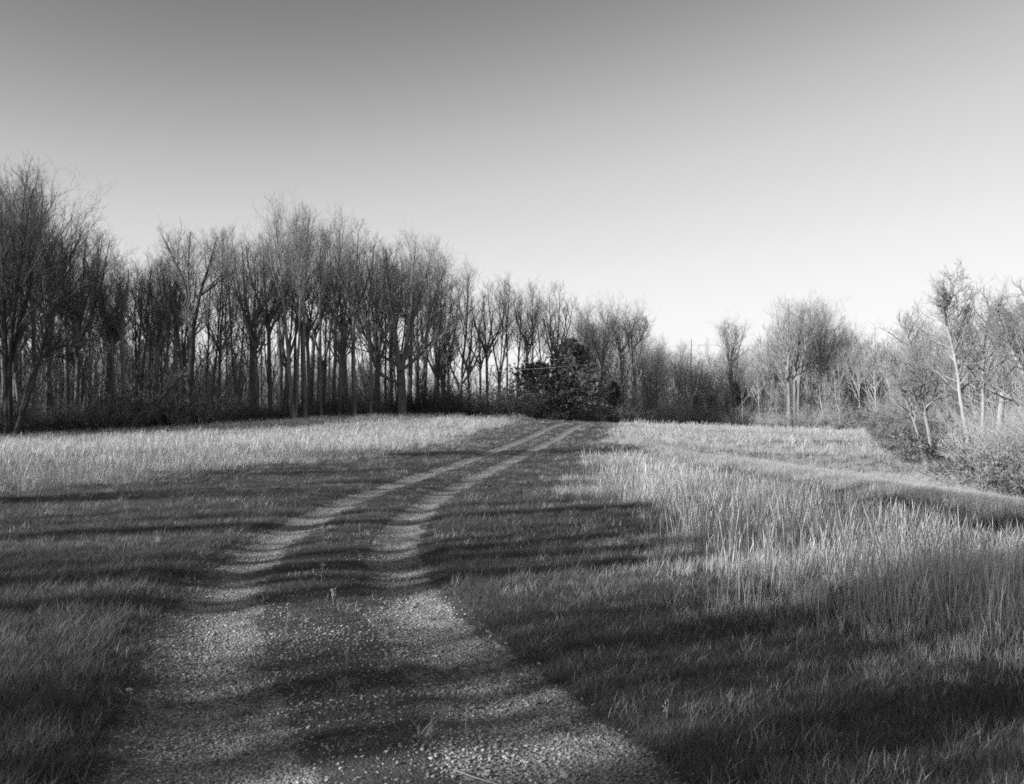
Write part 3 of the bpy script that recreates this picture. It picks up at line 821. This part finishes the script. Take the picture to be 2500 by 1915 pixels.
own_tree('twin_tree', 727, 114.0, 2020, [([(2020, 1045), (2018, 920), (2022, 760)], .18, .03, .4), ([(2004, 1045), (2002, 930), (1992, 770)], .16, .03, .4)],
    'pair of pale bare stems beside the stout cluster of trunks', barkm='bark_pale', twigm='twig_mid', **dict(DW, n1=26, frac1=.34))
# the near trees over the thicket
NT = dict(n1=24, frac1=.34, ang1=(48, 14), up1=.35, shape1=sh_taper, n2=7, n3=5, n4=3, wander=.15, barkm='bark_pale', twigm='twig_mid')
own_tree('leaning_tree', 731, 46.0, 2376, [([(2376, 1150), (2360, 1065), (2348, 985), (2336, 860), (2309, 778), (2318, 725), (2330, 690), (2344, 668)], .125, .02, .38),
    ([(2337, 870), (2352, 820), (2375, 780), (2395, 745)], .07, .02, .15), ([(2310, 780), (2290, 740), (2278, 715)], .05, .015, .2)], 'tall pale leaning tree with ragged top over the thicket', **dict(NT, n1=48, frac1=.24))
own_tree('slim_pale_tree', 732, 46.5, 2399, [([(2399, 1152), (2396, 1000), (2393, 880), (2402, 790), (2412, 740)], .11, .02, .4), ([(2394, 900), (2425, 830), (2445, 770)], .06, .02, .2)], 'slim pale upright tree between leaning tree and broken snag', **dict(NT, n1=26, frac1=.34))
own_tree('broken_snag', 733, 44.0, 2425, [([(2425, 1156), (2428, 1050), (2430, 958)], .135, .12, .9), ([(2430, 962), (2434, 950)], .06, .03, .5)], 'pale broken snag standing straight above the thicket', **dict(NT, n1=4, frac1=.25, n2=4, n3=3, n4=0))
own_tree('rotten_stub', 734, 40.0, 2462, [([(2462, 1165), (2461, 1100)], .12, .1, .9), ([(2463, 1120), (2480, 1140)], .05, .02, .5)], 'short rotten pale stub in the thicket beside the snag', **dict(NT, n1=4, frac1=.3, n2=4, n3=3, n4=0))
for k, (pts, r) in enumerate([([(2262, 1120), (2238, 1035), (2215, 960), (2170, 870)], .09), ([(2283, 1125), (2256, 1012), (2242, 950), (2215, 840), (2200, 790)], .12)]):
    own_tree('leaning_sapling', 735 + k, 50.0, pts[0][0], [(pts, r, .02, .35)], 'slim pale sapling leaning out over the thicket', 'leaning saplings over the thicket', **dict(NT, n1=30, frac1=.3))
own_tree('edge_tree', 738, 36.0, 2560, [([(2560, 1190), (2545, 1000), (2530, 850), (2515, 720)], .16, .02, .35), ([(2545, 990), (2500, 880), (2478, 800), (2470, 740)], .09, .02, .3)], 'grey tree with drooping ragged boughs at end of thicket', **dict(NT, n1=36, frac1=.28))

# evergreen trees
def conifer(name, seed, h, wmax, whorls, per, leafm, nl, lsz, lift=.25, low=.04, aspect=9, top_power=.8, plume=False):
    rg_ = np.random.default_rng(seed)
    P0 = resample([(0, 0, -.1), (.05, 0, h * .5), (0, .05, h)], 18)
    R0 = np.linspace(.16, .015, 18) * h / 7.5
    tm = mesh_from(name + '_trunk', *tubes(P0[None], R0[None], 8), None, M['bark_dark'], True)
    t = np.repeat(low + (1 - low) * (np.arange(whorls) / whorls), per) + rg_.normal(0, .012, whorls * per)
    t = np.clip(t, .01, .985); n = len(t)
    a = rg_.random(n) * 6.283
    side = np.stack([np.cos(a), np.sin(a), np.zeros(n)], -1)
    L = wmax * (1 - t) ** top_power * (.55 + .6 * rg_.random(n)) + .15
    pos = np.stack([0 * t, 0 * t, t * h], -1)
    pts = [pos]; d = norm(side + np.array([0, 0, 1.]) * (.05 + .9 * t ** 1.5)[:, None])
    for k in range(6):
        d = norm(d + np.array([0, 0, lift * (k / 6)]) + rg_.normal(0, .07, (n, 3))); pts.append(pts[-1] + d * (L / 6)[:, None])
    P1 = np.stack(pts, 1); R1 = np.linspace(1, .25, 7)[None] * (.012 + .012 * L)[:, None]
    P2, R2 = spawn(rg_, P1, R1, 10 if plume else 9, .3 if plume else .25, 1, .34 if plume else .34, (48, 12), .1, 4, .1, .6, .004)
    lm = mesh_from(name + '_limbs', *join([tubes(P1, R1, 4), tubes(P2, R2, 3)]), None, M['bark_dark'], True)
    k0 = 2 if plume else 1
    src = P2[:, k0:].reshape(-1, 3); dr = np.repeat(norm(P2[:, -1] - P2[:, 0]), P2.shape[1] - k0, 0)
    i = rg_.integers(0, len(src), nl)
    dirs = norm(dr[i] + rg_.normal(0, .38 if plume else .65, (nl, 3)) + np.array([0, 0, .25]))
    fm = leaf_mesh(name + '_needles', rg_, src[i] + rg_.normal(0, .035, (nl, 3)), lsz, M[leafm], aspect, dirs)
    return tm, lm, fm
CP = ('trunk', 'limbs', 'needles')
x, y, z = at(1396, 97)
add_tree('pine_tree', conifer('pine', 750, 7.6, 4.3, 10, 11, 'needles', 120000, .24, .16, aspect=11, top_power=.78, plume=True), (x, y, z), 0, 1, 'plumed dark pine tree closing the end of the track', 'pine tree', None, CP)
x, y, z = at(1314, 96)
add_tree('pine_tree', conifer('pine2', 751, 4.4, 3.7, 8, 10, 'evergreen', 60000, .26, .3, aspect=10, top_power=.45, plume=True), (x, y, z), 0, 1, 'squat dark evergreen crowding the plumed pine from the wood side', 'evergreen tree', None, CP)
CED = [conifer('cedar%d' % k, 752 + k, 5.0, 1.5, 22, 6, 'cedar', 22000, .10, .5, .02, 4, .55) for k in range(2)]
for k, (px, d, s, lb) in enumerate([(1500, 110, .95, 'dark cedar beside the pine on its sunlit side'), (1795, 121, 1.05, 'dark cedar behind the lone forked tree'), (1822, 120, .85, 'small dark cedar in the brush past the forked tree'),
        (1700, 127, .8, 'dark cedar half hidden in pale saplings'), (2100, 110, .8, 'dark cedar at the far edge of the pale meadow'), (1915, 117, 1.0, 'dark cedar behind the stout cluster of trunks'), (1740, 124, .8, 'low dark cedar deep among pale saplings')]):
    x, y, z = at(px, d)
    add_tree('cedar_tree', CED[k % 2], (x, y, z), k * 1.3, s, lb, 'cedar tree', None, CP)
# rounded evergreen bushes either side of the pine
for k, (px, d, s) in enumerate([(1062, 93.5, 1.2), (1100, 94, 1.4), (1142, 94, 1.15), (1180, 94, 1.4), (1222, 94, 1.4), (1256, 93.5, 1.3), (1284, 93, 1.0), (1345, 92.5, .5), (1455, 96, .7), (1490, 97, 1.0), (1520, 97, 1.05), (1548, 98, .85), (430, 78.5, 1.7), (470, 79, 1.5), (515, 80, 1.1), (250, 75, 1.2), (300, 75.5, 1.2)]):
    x, y, z = at(px, d)
    lb, gr = ('dense dark bush banked against the foot of the pine', 'dark bushes around the pine') if px > 1000 else ('tall dense dark bush swelling out of the wood edge', 'dense bushes at the wood edge')
    add_tree('evergreen_bush', SHRUB['dark%d' % (k % 3)], (x, y, z - .1), k * 2.1, s, lb, 'bush', gr, ('stems', 'twigs', 'leaves'))
# the thicket on the bank
rg = np.random.default_rng(88)
for k in range(40):
    f = rg.random(); px = 2140 + 440 * f
    row = 1095 + 150 * f - 55 * rg.random() * (.4 + f)
    d = 2.25 * FPX / (row - HZN)
    x, y, z = at(px, d)
    kind = ['light0', 'light1', 'light2', 'light0', 'light2', 'palebare1', 'light1'][rg.integers(0, 7)]
    lb, gr = ('leafing grey bush of the tangled thicket on the bank', 'leafing bushes of the bank thicket') if kind[0] == 'l' else ('bare pale bush of the tangled thicket on the bank', 'bare bushes of the bank thicket')
    add_tree('shrub', SHRUB[kind], (x, y, z), rg.random() * 6.28, .6 + .5 * rg.random(), lb, 'bush', gr, ('stems', 'twigs', 'leaves'))

# ------------------------------------------------------------------ power line
def tube_obj(name, pts, r, mat, parent=None, sides=6, K=40):
    P = resample(pts, K)
    return obj(name, mesh_from(name, *tubes(P[None], np.full((1, K), r), sides), None, M[mat], True), parent)
PD = 123.0
px_, py_, pz_ = at(1687, PD)
pole = tag(empty('utility_pole', (px_, py_, pz_)), 'slim pale wooden utility pole rising above the brush', 'utility pole')
ptop = EYE + (HZN - 828) / FPX * PD - pz_
P = np.array([(0, 0, -.3), (0, 0, ptop * .5), (0, 0, ptop)])[None]
obj('shaft', mesh_from('shaft', *tubes(P, np.array([[.16, .14, .11]]), 12), None, M['pole_wood'], True), pole)
for zz in (ptop - .45, ptop - 1.35):
    P = np.array([(-.16, 0, 0), (-.16, 0, .06), (-.16, 0, .12), (-.16, 0, .16)])[None] + np.array([0, 0, zz])
    obj('insulator', mesh_from('insulator', *tubes(P, np.array([[.03, .06, .06, .02]]), 10), None, M['ceramic'], True), pole)
def wire(rows, label):
    pts = [at(px, d, row) for px, d, row in rows]
    o = tube_obj('power_cable', pts, .011, 'wire', None, 5, 60); tag(o, label, 'cable')
wire([(900, 100, 905), (1100, 95, 899), (1284, 91.2, 886), (1410, 91.2, 872), (1560, 103, 857), (1681, PD, 842), (1900, PD, 846), (2150, PD, 848), (2400, PD, 847), (2750, PD, 842)], 'upper thin power cable strung past the pine to the pole')
wire([(900, 100, 918), (1100, 95, 912), (1327, 91, 900), (1432, 91.5, 890), (1560, 103, 878), (1681, PD, 866), (1900, PD, 868), (2150, PD, 869), (2400, PD, 868), (2750, PD, 865)], 'lower thin power cable strung past the pine to the pole')

# ------------------------------------------------------------------ weeds and litter on the track
def ground_at(px, row):
    d = 6.0
    for _ in range(30):
        x = (px - 1250) / FPX * d
        d = .5 * d + .5 * (EYE - float(height(x, d))) * FPX / (row - HZN)
    return x, d, float(height(x, d))
def weed(px, foot, head, lean, label, n_side=3):
    x, y, z = ground_at(px, foot)
    h = (foot - head) / FPX * y
    e = tag(empty('dry_weed', (x, y, z)), label, 'weed')
    rg_ = np.random.default_rng(px)
    P = resample([(0, 0, -.02), (lean * h * .3, 0, h * .5), (lean * h, .02, h)], 10)
    obj('stem', mesh_from('stem', *tubes(P[None], np.linspace(.0028, .0016, 10)[None], 5), None, M['straw'], True), e)
    Pb, Rb = spawn(rg_, P[None], np.linspace(.0025, .0015, 10)[None], n_side, .45, .95, .28, (35, 10), .3, 4, .1, .8, .0011)
    obj('side_shoots', mesh_from('side_shoots', *tubes(Pb, Rb, 4), None, M['straw'], True), e)
    c = np.concatenate([Pb[:, -1], P[-3:]]); c = np.repeat(c, 9, 0) + rg_.normal(0, .006, (len(c) * 9, 3))
    obj('seed_head', leaf_mesh('seed_head', rg_, c, .009, M['straw'], 2.2), e)
weed(700, 1552, 1494, .12, 'dry weed stalk standing on the grassy centre of the track')
weed(816, 1478, 1440, -.1, 'branched dry weed between the two ruts, by a bright tuft', 5)
weed(848, 1642, 1576, .05, 'straight dry weed on the stony centre strip')
weed(786, 1424, 1376, .08, 'thin pale weed rising from short grass between the ruts', 2)
weed(873, 1585, 1550, .0, 'short pale weed beside the straight dry weed', 2)
weed(1137, 1786, 1724, .06, 'lone pale weed in the stony rut near the verge', 2)
weed(878, 1312, 1280, .05, 'small weed with round head far along the centre strip', 2)
weed(1628, 1760, 1722, -.15, 'tiny forked weed at the edge of the mown grass', 2)
for k, (px, row, s) in enumerate([(935, 1640, 1.0), (1040, 1795, .9), (840, 1680, .8)]):
    x, y, z = ground_at(px, row)
    o = obj('grass_tuft', blades_mesh('bright_tuft', 900 + k, 34, .05, .16 * s, .004, .9, M['dry_grass'], 5, .7), None, (x, y, z))
    tag(o, ['bright grass tuft among stones between the ruts', 'splayed grass tuft on the bare middle of the track', 'small pale tuft beside the straight dry weed'][k], 'grass tuft')
a_, b_, c_ = ground_at(1108, 1888), ground_at(1160, 1900), ground_at(1225, 1917)
tw = tube_obj('fallen_twig', [(p[0], p[1], p[2] + h) for p, h in ((a_, .03), (b_, .018), (c_, .012))], .0035, 'straw')
tag(tw, 'thin pale fallen twig lying across the stones of the track', 'twig')

# ------------------------------------------------------------------ the wood beyond the frame, whose shadows stripe the field
FL = 'of the wood flanking the field, shading the grass'
rf = np.random.default_rng(5)
for i in range(29):
    if i < 20: x = -36 + 15 * rf.random(); y = -34 + 37 * (i + rf.random()) / 20
    else: x = -42 + 12 * rf.random(); y = 4 + 28 * (i - 20 + rf.random()) / 9
    k = dark_kinds[rf.integers(0, 12)]
    lk = LOOK[k.rstrip('0123456789')]
    add_tree('bare_tree', KIND[k], (x, y, float(height(x, y))), rf.random() * 6.28, 1.0 + .25 * rf.random(), lk + ' ' + FL, 'tree', lk + 's of the flanking wood')
for i in range(36):      # the wood goes on along the near side, deep in its own shade
    x = -39 - 36 * rg.random(); y = 45 + 27 * rg.random()
    k = dark_kinds[rg.integers(0, 12)]; lk = LOOK[k.rstrip('0123456789')]
    add_tree('bare_tree', KIND[k], (x, y, float(height(x, y))), rg.random() * 6.28, .9 + .3 * rg.random(), lk + ' ' + FL, 'tree', lk + 's of the flanking wood')
for i, (x, y, w_, h_) in enumerate([(-25, -9.5, .5, 3.0),  (-24, -2.6, .4, 2.9), (-25, 3.6, .5, 2.9), (-44, 55, 1.4, 2.8), (-48, 58, 1.4, 2.8), (-52, 52, 1.5, 2.8), (-40, 60, 1.3, 2.6)]):
    add_tree('cedar_tree', CED[i % 2], (x, y, float(height(x, y))), i * 1.7, (w_, w_, h_), 'tall columnar cedar ' + FL, 'cedar tree', 'columnar cedars of the flanking wood', CP)
